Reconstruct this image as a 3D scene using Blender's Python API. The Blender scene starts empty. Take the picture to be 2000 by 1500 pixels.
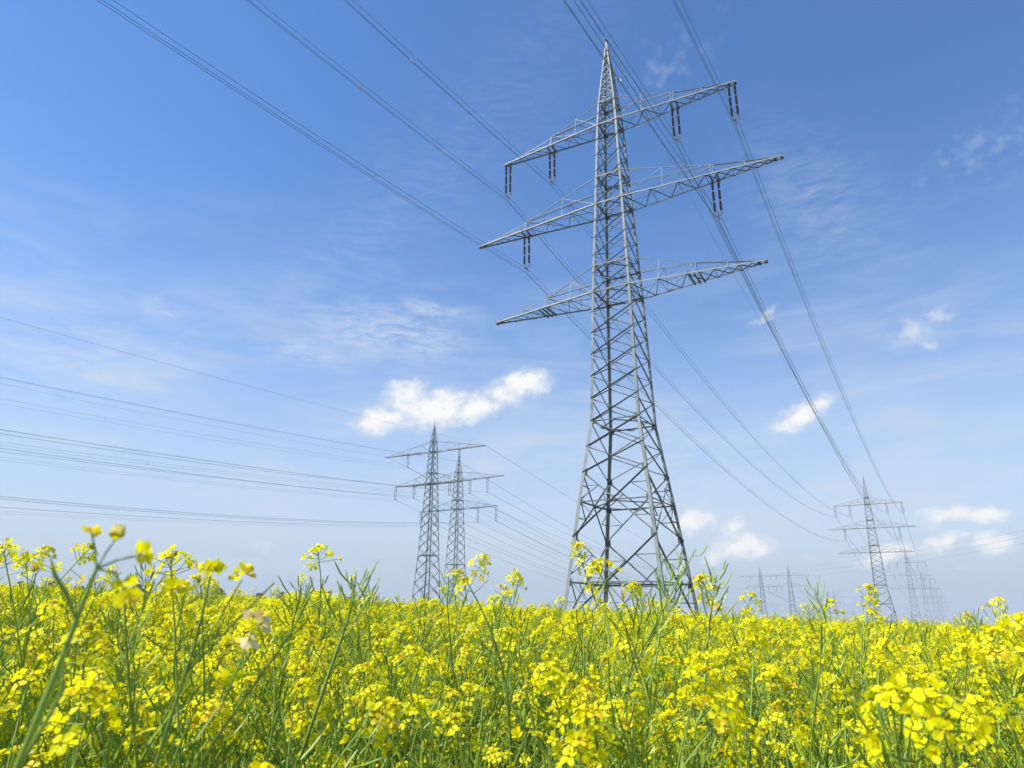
import bpy, math, random
from mathutils import Vector, Matrix
import numpy as np

# ------------------------------------------------------------------ camera, sky, sun
S = bpy.context.scene
COL = S.collection
CZ = 1.42                                   # eye height above the soil
R = math.radians
F_PX, PITCH, ROLL = 1293.7, R(18.552), R(0.547)
cam = bpy.data.cameras.new('camera')
cam.sensor_width = 36.0
cam.lens = F_PX / 2000 * 36
cam.clip_start, cam.clip_end = 0.05, 20000
cam.dof.use_dof = True
cam.dof.focus_distance = 6.0
cam.dof.aperture_fstop = 10.0
camo = bpy.data.objects.new('camera', cam)
COL.objects.link(camo)
r0 = Vector((1, 0, 0)); u0 = Vector((0, -math.sin(PITCH), math.cos(PITCH))); f0 = Vector((0, math.cos(PITCH), math.sin(PITCH)))
rc = r0 * math.cos(ROLL) + u0 * math.sin(ROLL)
uc = u0 * math.cos(ROLL) - r0 * math.sin(ROLL)
m = Matrix((rc, uc, -f0)).transposed().to_4x4()
m.translation = (0, 0, CZ)
camo.matrix_world = m
S.camera = camo

S.view_settings.view_transform = 'Standard'
S.view_settings.look = 'None'
S.view_settings.exposure = 0.55
S.view_settings.gamma = 1.0
S.cycles.max_bounces = 8
S.cycles.transparent_max_bounces = 8
S.cycles.volume_bounces = 0
S.cycles.use_denoising = True
S.cycles.denoiser = 'OPENIMAGEDENOISE'
S.cycles.denoising_input_passes = 'RGB_ALBEDO_NORMAL'

SUN_EL, SUN_AZ = 54.0, 258.0                # behind the left shoulder
sun = bpy.data.lights.new('sun', 'SUN')
sun.energy = 5.0
sun.angle = R(0.53)
sun.color = (1.0, 0.955, 0.88)
suno = bpy.data.objects.new('sun', sun)
COL.objects.link(suno)
sd = Vector((math.sin(R(SUN_AZ)) * math.cos(R(SUN_EL)), math.cos(R(SUN_AZ)) * math.cos(R(SUN_EL)), math.sin(R(SUN_EL))))
suno.rotation_euler = sd.to_track_quat('Z', 'Y').to_euler()
suno.location = (0, 0, 80)

SKY_STRENGTH = 0.12
W = bpy.data.worlds.new('World')
S.world = W
W.use_nodes = True
wt = W.node_tree
for n in list(wt.nodes): wt.nodes.remove(n)
wn, wl = wt.nodes, wt.links


def wmath(op, a, b=None, clamp=False):
    n = wn.new('ShaderNodeMath'); n.operation = op; n.use_clamp = clamp
    for i, v in enumerate((a, b)):
        if v is None: continue
        if isinstance(v, (int, float)): n.inputs[i].default_value = v
        else: wl.new(v, n.inputs[i])
    return n.outputs[0]


def wsmooth(v, lo, hi):
    n = wn.new('ShaderNodeMapRange'); n.interpolation_type = 'SMOOTHSTEP'
    wl.new(v, n.inputs['Value']); n.inputs['From Min'].default_value = lo; n.inputs['From Max'].default_value = hi
    return n.outputs['Result']


wo = wn.new('ShaderNodeOutputWorld'); bg = wn.new('ShaderNodeBackground')
bg.inputs['Strength'].default_value = SKY_STRENGTH
wl.new(bg.outputs[0], wo.inputs['Surface'])
sky = wn.new('ShaderNodeTexSky'); sky.sky_type = 'NISHITA'; sky.sun_disc = False
sky.sun_elevation = R(SUN_EL); sky.sun_rotation = R(SUN_AZ)
sky.air_density = 1.0; sky.dust_density = 0.0; sky.ozone_density = 1.6; sky.altitude = 100
hsv = wn.new('ShaderNodeHueSaturation'); hsv.inputs['Saturation'].default_value = 1.22; hsv.inputs['Value'].default_value = 1.13; hsv.inputs['Hue'].default_value = 0.506
wl.new(sky.outputs[0], hsv.inputs['Color'])
tc = wn.new('ShaderNodeTexCoord'); sep = wn.new('ShaderNodeSeparateXYZ')
wl.new(tc.outputs['Generated'], sep.inputs[0])
AZ = wmath('MULTIPLY', wmath('ARCTAN2', sep.outputs[0], sep.outputs[1]), 180 / math.pi)
EL = wmath('MULTIPLY', wmath('ARCSINE', sep.outputs[2]), 180 / math.pi)
comb = wn.new('ShaderNodeCombineXYZ'); wl.new(AZ, comb.inputs[0]); wl.new(EL, comb.inputs[1])
P0 = comb.outputs[0]


def wnoise(scale, detail, rough, off=0.0, stretch=(1, 1, 1), rot=0.0, dist=0.0):
    mp = wn.new('ShaderNodeMapping'); wl.new(P0, mp.inputs[0])
    mp.inputs['Location'].default_value = (off, off * 0.7, off); mp.inputs['Scale'].default_value = stretch
    mp.inputs['Rotation'].default_value = (0, 0, rot)
    n = wn.new('ShaderNodeTexNoise'); wl.new(mp.outputs[0], n.inputs['Vector'])
    n.inputs['Scale'].default_value = scale; n.inputs['Detail'].default_value = detail
    n.inputs['Roughness'].default_value = rough; n.inputs['Distortion'].default_value = dist
    return n


def wwarp(amount, scale):
    n = wnoise(scale, 3, 0.55, 4.0)
    v = wn.new('ShaderNodeVectorMath'); v.operation = 'SUBTRACT'; wl.new(n.outputs['Color'], v.inputs[0]); v.inputs[1].default_value = (0.5, 0.5, 0.5)
    s = wn.new('ShaderNodeVectorMath'); s.operation = 'SCALE'; wl.new(v.outputs[0], s.inputs[0]); s.inputs['Scale'].default_value = amount
    a = wn.new('ShaderNodeVectorMath'); a.operation = 'ADD'; wl.new(P0, a.inputs[0]); wl.new(s.outputs[0], a.inputs[1])
    return a.outputs[0]


def blobs(lst, src, soft):
    """largest of the elliptic falloffs of a list of clouds (azimuth, elevation, two radii in degrees, tilt, weight)"""
    acc = None
    for az, el, rx, ry, rot, w in lst:
        mp = wn.new('ShaderNodeMapping'); mp.vector_type = 'TEXTURE'
        wl.new(src, mp.inputs[0])
        mp.inputs['Location'].default_value = (az, el, 0)
        mp.inputs['Rotation'].default_value = (0, 0, R(rot))
        mp.inputs['Scale'].default_value = (rx, ry, 1)
        fl = wn.new('ShaderNodeVectorMath'); fl.operation = 'MULTIPLY'; wl.new(mp.outputs[0], fl.inputs[0]); fl.inputs[1].default_value = (1, 1, 0)
        ln = wn.new('ShaderNodeVectorMath'); ln.operation = 'LENGTH'; wl.new(fl.outputs[0], ln.inputs[0])
        v = wmath('MULTIPLY', wmath('SUBTRACT', 1.0, ln.outputs['Value']), w)
        if acc is None: acc = v
        else:
            n = wn.new('ShaderNodeMath'); n.operation = 'SMOOTH_MAX'; wl.new(acc, n.inputs[0]); wl.new(v, n.inputs[1]); n.inputs[2].default_value = soft
            acc = n.outputs[0]
    return acc


CUMULUS = [(-11.50, 14.97, 2.75, 1.30, 12, 1.00), (-9.42, 17.27, 2.27, 1.48, 20, 0.80), (-6.86, 16.17, 3.89, 1.93, 10, 1.15), (-3.21, 16.51, 2.77, 1.33, 15, 0.95), (-0.46, 17.88, 2.56, 1.33, 15, 0.75), (1.40, 18.56, 2.70, 1.42, 5, 1.05),
           (24.3, 14.7, 2.5, 1.0, 20, 0.85), (25.88, 15.41, 1.30, 0.88, 20, 0.70), (15.05, 6.67, 2.0, 1.1, 5, 0.95), (18.23, 6.27, 1.35, 0.75, 30, 0.80), (19.04, 4.58, 2.73, 1.19, 5, 0.95), (16.84, 4.01, 1.56, 0.72, 10, 0.70), 
           (33.13, 6.39, 2.1, 0.75, 5, 0.8), (35.60, 6.35, 1.5, 0.7, 5, 0.75), (32.68, 4.63, 2.30, 0.75, 15, 0.85), (35.35, 4.45, 1.4, 0.85, 0, 0.95), (28.85, 3.79, 2.8, 0.8, 15, 0.75), 
           
           
           (-62, 14, 6, 2.2, 5, .9), (58, 9, 5, 1.6, 5, .9), (75, 17, 6, 2.4, 8, .9), (-85, 8, 6, 1.6, 0, .8)]
WISPS = [(23.46, 3.80, 1.01, 0.34, 5, 0.50), (33.13, 2.80, 1.19, 0.41, 5, 0.50), (33.16, 19.83, 1.98, 1.26, 30, 0.8), (35.04, 20.66, 1.44, 0.58, 10, 0.72), (34.12, 18.49, 1.35, 0.59, -10, 0.72), (22.67, 23.01, 1.55, 0.45, 30, 0.72), (-19.93, 4.28, 1.54, 0.51, 5, 0.50), (-36.03, 3.63, 1.72, 0.47, 0, 0.35), (15.42, 43.03, 2.6, 1.0, 15, 0.08), (38.70, 31.43, 2.6, 0.9, 25, 0.16), (41.58, 30.74, 2.2, 1.0, 25, 0.1)]
CIRRUS = [(-11.40, 22.47, 8.95, 2.58, -6, 0.75), (-18.34, 20.06, 4.81, 1.47, -5, 0.60), (-6.82, 24.52, 4.33, 1.04, -5, 0.60), (28.19, 30.66, 5.5, 3.0, -50, 0.16), (-29.55, 21.58, 2.62, 0.96, -10, 0.50), (-13.11, 31.25, 4.5, 0.7, 40, 0.02), (-28.41, 19.40, 1.87, 0.31, 45, 0.40), (-35.03, 16.94, 9.06, 4.33, 0, 0.35), (11.17, 11.82, 19.40, 3.88, 0, 0.30)]
fld = blobs(CUMULUS, wwarp(1.3, 0.5), 0.18)
nz = wnoise(0.9, 7, 0.52, 7.0, (1.0, 1.35, 1))
nzv = wmath('MULTIPLY', wmath('SUBTRACT', nz.outputs['Fac'], 0.5), 1.5)
cden = wsmooth(wmath('ADD', fld, nzv), -0.38, 0.78)
cden = wmath('MULTIPLY', cden, wsmooth(fld, -0.35, 0.2))
wf = blobs(WISPS, wwarp(1.8, 0.7), 0.15)
wden = wmath('MULTIPLY', wmath('MULTIPLY', wsmooth(wmath('ADD', wf, wmath('MULTIPLY', nzv, 1.25)), -0.15, 1.0), wsmooth(wf, -0.35, 0.4)), 0.62)
cir = blobs(CIRRUS, wwarp(2.5, 0.3), 0.2)
cz1 = wnoise(0.9, 8, 0.6, 2.0, (0.45, 1.7, 1), R(-14), 0.6)
cirden = wmath('MULTIPLY', wmath('MULTIPLY', wsmooth(cir, -0.25, 0.8), wsmooth(cz1.outputs['Fac'], 0.28, 0.72)), 0.8)
# thin veil, stronger towards the horizon
veil = wnoise(0.16, 6, 0.55, 11.0, (0.5, 2.2, 1), R(-4), 0.4)
vden = wmath('MULTIPLY', wsmooth(veil.outputs['Fac'], 0.40, 0.75), wmath('SUBTRACT', 1.0, wsmooth(EL, 8.0, 36.0)))
vden = wmath('MULTIPLY', vden, 0.58)
# cloud brightness: whiter where thick, blue grey in the hollows
ns = wnoise(0.9, 5, 0.6, 7.35, (1.0, 1.35, 1))
shade = wsmooth(wmath('ADD', ns.outputs['Fac'], wmath('MULTIPLY', fld, 0.25)), 0.38, 0.68)
ccol = wn.new('ShaderNodeMix'); ccol.data_type = 'RGBA'
wl.new(shade, ccol.inputs['Factor'])
k = 0.63 / SKY_STRENGTH
ccol.inputs['A'].default_value = (0.76 * k, 0.83 * k, 0.94 * k, 1)
ccol.inputs['B'].default_value = (1.08 * k, 1.08 * k, 1.07 * k, 1)


def wmix(fac, a, b, const=None):
    n = wn.new('ShaderNodeMix'); n.data_type = 'RGBA'; wl.new(fac, n.inputs['Factor']); wl.new(a, n.inputs['A'])
    if const: n.inputs['B'].default_value = const
    else: wl.new(b, n.inputs['B'])
    return n.outputs['Result']


hz = wmath('MULTIPLY', wmath('POWER', wmath('SUBTRACT', 1.0, wsmooth(EL, -2.0, 42.0)), 1.9), 0.93)
c1 = wmix(hz, hsv.outputs[0], None, (0.585 * k, 0.69 * k, 0.87 * k, 1))      # milky spring air low in the sky
band = wmath('MULTIPLY', wmath('SUBTRACT', 1.0, wsmooth(EL, 0.0, 7.0)), 0.5)
c1 = wmix(band, c1, None, (0.42 * k, 0.53 * k, 0.68 * k, 1))      # distant grey-blue bank on the horizon
c1 = wmix(vden, c1, None, (0.73 * k, 0.81 * k, 0.93 * k, 1))
c2 = wmix(cirden, c1, None, (0.78 * k, 0.86 * k, 0.96 * k, 1))
c2 = wmix(wden, c2, None, (0.88 * k, 0.93 * k, 0.98 * k, 1))
c3 = wmix(cden, c2, ccol.outputs['Result'])
wl.new(c3, bg.inputs['Color'])

# ------------------------------------------------------------------ materials


def mat(name):
    m = bpy.data.materials.new(name); m.use_nodes = True
    nt = m.node_tree
    for n in list(nt.nodes): nt.nodes.remove(n)
    out = nt.nodes.new('ShaderNodeOutputMaterial')
    return m, nt, out


def simple(name, c1, c2, scale=8.0, rough=0.6, metal=0.0, bump=0.0, spec=0.5, coords='Object', rnd=0.0):
    m, nt, out = mat(name)
    b = nt.nodes.new('ShaderNodeBsdfPrincipled'); nt.links.new(b.outputs[0], out.inputs['Surface'])
    b.inputs['Roughness'].default_value = rough; b.inputs['Metallic'].default_value = metal
    b.inputs['Specular IOR Level'].default_value = spec
    tc = nt.nodes.new('ShaderNodeTexCoord'); n = nt.nodes.new('ShaderNodeTexNoise')
    n.inputs['Scale'].default_value = scale; n.inputs['Detail'].default_value = 6
    nt.links.new(tc.outputs[coords], n.inputs['Vector'])
    mx = nt.nodes.new('ShaderNodeMix'); mx.data_type = 'RGBA'
    mr = nt.nodes.new('ShaderNodeMapRange'); mr.inputs['From Min'].default_value = 0.3; mr.inputs['From Max'].default_value = 0.7
    nt.links.new(n.outputs['Fac'], mr.inputs['Value'])
    nt.links.new(mr.outputs[0], mx.inputs['Factor'])
    mx.inputs['A'].default_value = (*c1, 1); mx.inputs['B'].default_value = (*c2, 1)
    res = mx.outputs['Result']
    if rnd:
        oi = nt.nodes.new('ShaderNodeObjectInfo'); hs = nt.nodes.new('ShaderNodeHueSaturation')
        mr2 = nt.nodes.new('ShaderNodeMapRange'); mr2.inputs['To Min'].default_value = 1 - rnd; mr2.inputs['To Max'].default_value = 1 + rnd
        nt.links.new(oi.outputs['Random'], mr2.inputs['Value']); nt.links.new(mr2.outputs[0], hs.inputs['Value'])
        nt.links.new(res, hs.inputs['Color']); res = hs.outputs[0]
    nt.links.new(res, b.inputs['Base Color'])
    if bump:
        bp = nt.nodes.new('ShaderNodeBump'); bp.inputs['Strength'].default_value = bump
        nt.links.new(n.outputs['Fac'], bp.inputs['Height']); nt.links.new(bp.outputs[0], b.inputs['Normal'])
    return m


def leafy(name, c1, c2, trans, scale=30.0, rough=0.5, rnd=0.15, spec=0.3):
    """thin plant tissue: diffuse + translucent, with variation by place and by plant"""
    m, nt, out = mat(name)
    tc = nt.nodes.new('ShaderNodeTexCoord'); n = nt.nodes.new('ShaderNodeTexNoise')
    n.inputs['Scale'].default_value = scale; n.inputs['Detail'].default_value = 2
    nt.links.new(tc.outputs['Object'], n.inputs['Vector'])
    mr = nt.nodes.new('ShaderNodeMapRange'); mr.inputs['From Min'].default_value = 0.35; mr.inputs['From Max'].default_value = 0.68
    nt.links.new(n.outputs['Fac'], mr.inputs['Value'])
    mx = nt.nodes.new('ShaderNodeMix'); mx.data_type = 'RGBA'
    nt.links.new(mr.outputs[0], mx.inputs['Factor'])
    mx.inputs['A'].default_value = (*c1, 1); mx.inputs['B'].default_value = (*c2, 1)
    oi = nt.nodes.new('ShaderNodeObjectInfo'); hs = nt.nodes.new('ShaderNodeHueSaturation')
    mr2 = nt.nodes.new('ShaderNodeMapRange'); mr2.inputs['To Min'].default_value = 1 - rnd; mr2.inputs['To Max'].default_value = 1 + rnd
    nt.links.new(oi.outputs['Random'], mr2.inputs['Value']); nt.links.new(mr2.outputs[0], hs.inputs['Value'])
    nt.links.new(mx.outputs['Result'], hs.inputs['Color'])
    b = nt.nodes.new('ShaderNodeBsdfPrincipled'); b.inputs['Roughness'].default_value = rough
    b.inputs['Specular IOR Level'].default_value = spec
    nt.links.new(hs.outputs[0], b.inputs['Base Color'])
    if trans > 0:
        t = nt.nodes.new('ShaderNodeBsdfTranslucent'); nt.links.new(hs.outputs[0], t.inputs['Color'])
        ms = nt.nodes.new('ShaderNodeMixShader'); ms.inputs[0].default_value = trans
        nt.links.new(b.outputs[0], ms.inputs[1]); nt.links.new(t.outputs[0], ms.inputs[2])
        nt.links.new(ms.outputs[0], out.inputs['Surface'])
    else: nt.links.new(b.outputs[0], out.inputs['Surface'])
    return m


M = {}
M['steel'] = simple('galvanised_steel', (0.19, 0.21, 0.205), (0.29, 0.31, 0.30), 1.3, 0.6, 0.0, rnd=0.0)
M['steel_shade'] = simple('shade_toned_steel', (0.075, 0.092, 0.098), (0.165, 0.185, 0.192), 1.1, 0.65, 0.0)  # darker copy of the steel: shade on the bracing put into the colour
M['porcelain'] = simple('brown_glazed_porcelain', (0.035, 0.018, 0.014), (0.055, 0.026, 0.02), 5, 0.2)
M['cap'] = simple('insulator_cap_metal', (0.4, 0.4, 0.4), (0.55, 0.55, 0.55), 9, 0.4, 0.6)
M['wire'] = simple('aluminium_conductor', (0.10, 0.105, 0.115), (0.15, 0.155, 0.165), 0.5, 0.5, 0.3)
M['spacer'] = simple('spacer_clamp_metal', (0.28, 0.28, 0.28), (0.38, 0.38, 0.38), 3, 0.4, 0.3)
M['concrete'] = simple('footing_concrete', (0.25, 0.24, 0.22), (0.36, 0.35, 0.32), 4, 0.9, bump=0.3)
M['petal'] = leafy('rape_petal', (0.90, 0.81, 0.003), (0.88, 0.87, 0.010), 0.5, 60, 0.5, 0.07, 0.2)
M['bud'] = leafy('rape_bud', (0.50, 0.46, 0.02), (0.62, 0.42, 0.015), 0.1, 80, 0.5, 0.1)
M['faded'] = leafy('faded_petal', (0.86, 0.60, 0.01), (0.90, 0.72, 0.03), 0.35, 90, 0.6, 0.08)
M['stem'] = leafy('rape_stem', (0.19, 0.29, 0.045), (0.27, 0.38, 0.07), 0.0, 14, 0.45, 0.16, 0.4)
M['pod'] = leafy('rape_pod', (0.25, 0.38, 0.03), (0.37, 0.50, 0.055), 0.25, 22, 0.45, 0.18, 0.4)
M['leaf'] = leafy('rape_leaf', (0.11, 0.20, 0.025), (0.16, 0.26, 0.04), 0.3, 10, 0.5, 0.15)
M['wilted'] = leafy('wilted_petal', (0.88, 0.78, 0.52), (0.85, 0.58, 0.12), 0.3, 70, 0.6, 0.05)
M['tree_leaf'] = leafy('tree_foliage', (0.022, 0.045, 0.012), (0.055, 0.095, 0.025), 0.25, 1.2, 0.6, 0.15)
M['bark'] = simple('tree_bark', (0.06, 0.045, 0.03), (0.10, 0.08, 0.06), 3, 0.9, bump=0.4)


def ground_mat():
    m, nt, out = mat('field_soil')
    b = nt.nodes.new('ShaderNodeBsdfPrincipled'); nt.links.new(b.outputs[0], out.inputs['Surface']); b.inputs['Roughness'].default_value = 0.95
    g = nt.nodes.new('ShaderNodeNewGeometry')
    n = nt.nodes.new('ShaderNodeTexNoise'); n.inputs['Scale'].default_value = 2.5; n.inputs['Detail'].default_value = 10
    n2 = nt.nodes.new('ShaderNodeTexNoise'); n2.inputs['Scale'].default_value = 0.012; n2.inputs['Detail'].default_value = 4
    nt.links.new(g.outputs['Position'], n.inputs['Vector']); nt.links.new(g.outputs['Position'], n2.inputs['Vector'])
    a = nt.nodes.new('ShaderNodeMix'); a.data_type = 'RGBA'; a.inputs['A'].default_value = (0.045, 0.06, 0.02, 1); a.inputs['B'].default_value = (0.09, 0.075, 0.04, 1)
    nt.links.new(n.outputs['Fac'], a.inputs['Factor'])
    c = nt.nodes.new('ShaderNodeMix'); c.data_type = 'RGBA'; c.inputs['A'].default_value = (0.10, 0.15, 0.04, 1); c.inputs['B'].default_value = (0.22, 0.25, 0.05, 1)
    nt.links.new(n2.outputs['Fac'], c.inputs['Factor'])
    ln = nt.nodes.new('ShaderNodeVectorMath'); ln.operation = 'LENGTH'; nt.links.new(g.outputs['Position'], ln.inputs[0])
    mr = nt.nodes.new('ShaderNodeMapRange'); mr.inputs['From Min'].default_value = 250; mr.inputs['From Max'].default_value = 420
    nt.links.new(ln.outputs['Value'], mr.inputs['Value'])
    d = nt.nodes.new('ShaderNodeMix'); d.data_type = 'RGBA'
    nt.links.new(mr.outputs[0], d.inputs['Factor']); nt.links.new(a.outputs['Result'], d.inputs['A']); nt.links.new(c.outputs['Result'], d.inputs['B'])
    nt.links.new(d.outputs['Result'], b.inputs['Base Color'])
    bp = nt.nodes.new('ShaderNodeBump'); bp.inputs['Strength'].default_value = 0.6
    nt.links.new(n.outputs['Fac'], bp.inputs['Height']); nt.links.new(bp.outputs[0], b.inputs['Normal'])
    return m


M['ground'] = ground_mat()

# ------------------------------------------------------------------ helpers


def new_obj(name, verts, faces, mats, parent=None, idx=None, smooth=False):
    me = bpy.data.meshes.new(name)
    me.from_pydata([tuple(v) for v in verts], [], faces)
    for mm in (mats if isinstance(mats, (list, tuple)) else [mats]): me.materials.append(mm)
    if idx is not None: me.polygons.foreach_set('material_index', idx)
    if smooth: me.polygons.foreach_set('use_smooth', [True] * len(me.polygons))
    me.update()
    o = bpy.data.objects.new(name, me); COL.objects.link(o)
    if parent: o.parent = parent
    return o


def empty(name, loc=(0, 0, 0), rz=0.0, parent=None):
    o = bpy.data.objects.new(name, None); COL.objects.link(o)
    o.location = loc; o.rotation_euler = (0, 0, rz); o.empty_display_size = 0.3
    if parent: o.parent = parent
    return o


def tag(o, label=None, cat=None, group=None, kind=None):
    if label: o['label'] = label
    if cat: o['category'] = cat
    if group: o['group'] = group
    if kind: o['kind'] = kind
    return o


def copy_tree(o, parent=None):
    c = o.copy(); COL.objects.link(c)
    if parent: c.parent = parent
    for ch in o.children: copy_tree(ch, c)
    return c


class MB:
    def __init__(s): s.v = []; s.f = []; s.m = []
    def box(s, p, q, a, b, mi=0):
        """prism from p to q with the cross-section corners 0, a, a+b, b"""
        n = len(s.v)
        for c in (p, q):
            s.v += [c, c + a, c + a + b, c + b]
        s.f += [(n, n + 3, n + 2, n + 1), (n + 4, n + 5, n + 6, n + 7), (n, n + 1, n + 5, n + 4), (n + 1, n + 2, n + 6, n + 5), (n + 2, n + 3, n + 7, n + 6), (n + 3, n, n + 4, n + 7)]
        s.m += [mi] * 6
    def bar(s, p, q, w, n, t=None, mi=0, out=False):
        """steel angle from p to q; n is roughly the outward normal of the panel it lies in"""
        p = Vector(p); q = Vector(q); n = Vector(n)
        d = (q - p)
        if d.length < 1e-4: return
        d.normalize(); t = t or max(w * 0.14, 0.012)
        e1 = d.cross(n)
        if e1.length < 1e-3: e1 = d.cross(Vector((0.3, 0.2, 1)))
        e1.normalize(); e2 = e1.cross(d).normalized()
        o = -e1 * w * 0.5
        s.box(p + o, q + o, e1 * w, e2 * t, mi)
        if out: s.box(p + o + e2 * (t + .001), q + o + e2 * (t + .001), e1 * t, e2 * w, mi)
        else: s.box(p + o - e2 * w, q + o - e2 * w, e1 * t, e2 * (w - 0.001), mi)
    def tube(s, pts, rad, n=4, mi=0, cap=True):
        b = len(s.v); k = len(pts)
        pts = [Vector(p) for p in pts]
        for i, p in enumerate(pts):
            d = (pts[min(i + 1, k - 1)] - pts[max(i - 1, 0)])
            if d.length < 1e-9: d = Vector((0, 0, 1))
            d.normalize()
            up = Vector((0, 0, 1)) if abs(d.z) < 0.9 else Vector((1, 0, 0))
            e1 = d.cross(up).normalized(); e2 = d.cross(e1)
            r = rad[i] if isinstance(rad, (list, tuple)) else rad
            for j in range(n):
                a = 2 * math.pi * j / n
                s.v.append(p + e1 * math.cos(a) * r + e2 * math.sin(a) * r)
        for i in range(k - 1):
            for j in range(n):
                a = b + i * n + j; c = b + i * n + (j + 1) % n
                s.f.append((a, c, c + n, a + n)); s.m.append(mi)
        if cap and n > 2:
            s.f.append(tuple(b + j for j in range(n))[::-1]); s.f.append(tuple(b + (k - 1) * n + j for j in range(n))); s.m += [mi, mi]
    def lathe(s, base, prof, n=8, mi=0):
        b = len(s.v)
        for z, r in prof:
            for j in range(n):
                a = 2 * math.pi * j / n
                s.v.append(base + Vector((math.cos(a) * r, math.sin(a) * r, z)))
        for i in range(len(prof) - 1):
            for j in range(n):
                a = b + i * n + j; c = b + i * n + (j + 1) % n
                s.f.append((a, c, c + n, a + n)); s.m.append(mi)
    def ring(s, c, r, t, ax, n=12, mi=0):
        """a torus of radius r, tube t, in the plane normal to ax"""
        ax = Vector(ax).normalized(); e = ax.cross(Vector((0.13, 0.2, 1))).normalized(); g = ax.cross(e)
        b = len(s.v)
        for i in range(n):
            a = 2 * math.pi * i / n; o = e * math.cos(a) + g * math.sin(a)
            for j in range(4):
                h = math.pi / 2 * j
                s.v.append(c + o * (r + t * math.cos(h)) + ax * t * math.sin(h))
        for i in range(n):
            for j in range(4):
                s.f.append((b + i * 4 + j, b + ((i + 1) % n) * 4 + j, b + ((i + 1) % n) * 4 + (j + 1) % 4, b + i * 4 + (j + 1) % 4)); s.m.append(mi)
    def build(s, name, mats, parent=None, smooth=False):
        return new_obj(name, s.v, s.f, mats, parent, s.m if isinstance(mats, (list, tuple)) else None, smooth)


def ground(x, y):
    h = -0.030 * x - 0.003 * y
    h = 9 + -1.5 * math.log(1 + math.exp(min(60, (9 - h) / 1.5))) if h > -8 else h
    h = -24 + 3 * math.log(1 + math.exp(min(60, (h + 24) / 3)))
    r2 = (x * x + y * y) * 1e-6
    return h - 6 * r2


G0 = ground(0, 0)

# ------------------------------------------------------------------ the ground, one sheet
ax = sorted(set([0.0] + [s * v for s in (-1, 1) for v in (5, 10, 20, 35, 50, 75, 100, 150, 200, 260, 330, 420, 520, 640, 800, 1000, 1300, 1700, 2200, 2800, 3400)]))
ay = [-1500, -900, -500, -260, -150, -80, -40, -20, -8, 0, 8, 16, 26, 40, 60, 85, 115, 150, 190, 240, 300, 370, 450, 550, 680, 840, 1050, 1300, 1650, 2100, 2700, 3400, 4000]
gv = [(x, y, ground(x, y) - G0) for y in ay for x in ax]
gf = [(j * len(ax) + i, j * len(ax) + i + 1, (j + 1) * len(ax) + i + 1, (j + 1) * len(ax) + i) for j in range(len(ay) - 1) for i in range(len(ax) - 1)]
tag(new_obj('ground', gv, gf, M['ground'], smooth=True), 'gently sloping field soil under the rapeseed crop', None, kind='structure')


def gz(x, y): return ground(x, y) - G0

# ------------------------------------------------------------------ lattice towers


def prof_w(prof, z):
    for (z0, w0), (z1, w1) in zip(prof, prof[1:]):
        if z <= z1: return w0 + (w1 - w0) * (z - z0) / (z1 - z0)
    return prof[-1][1]


CN = [(-1, -1), (1, -1), (1, 1), (-1, 1)]


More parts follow.
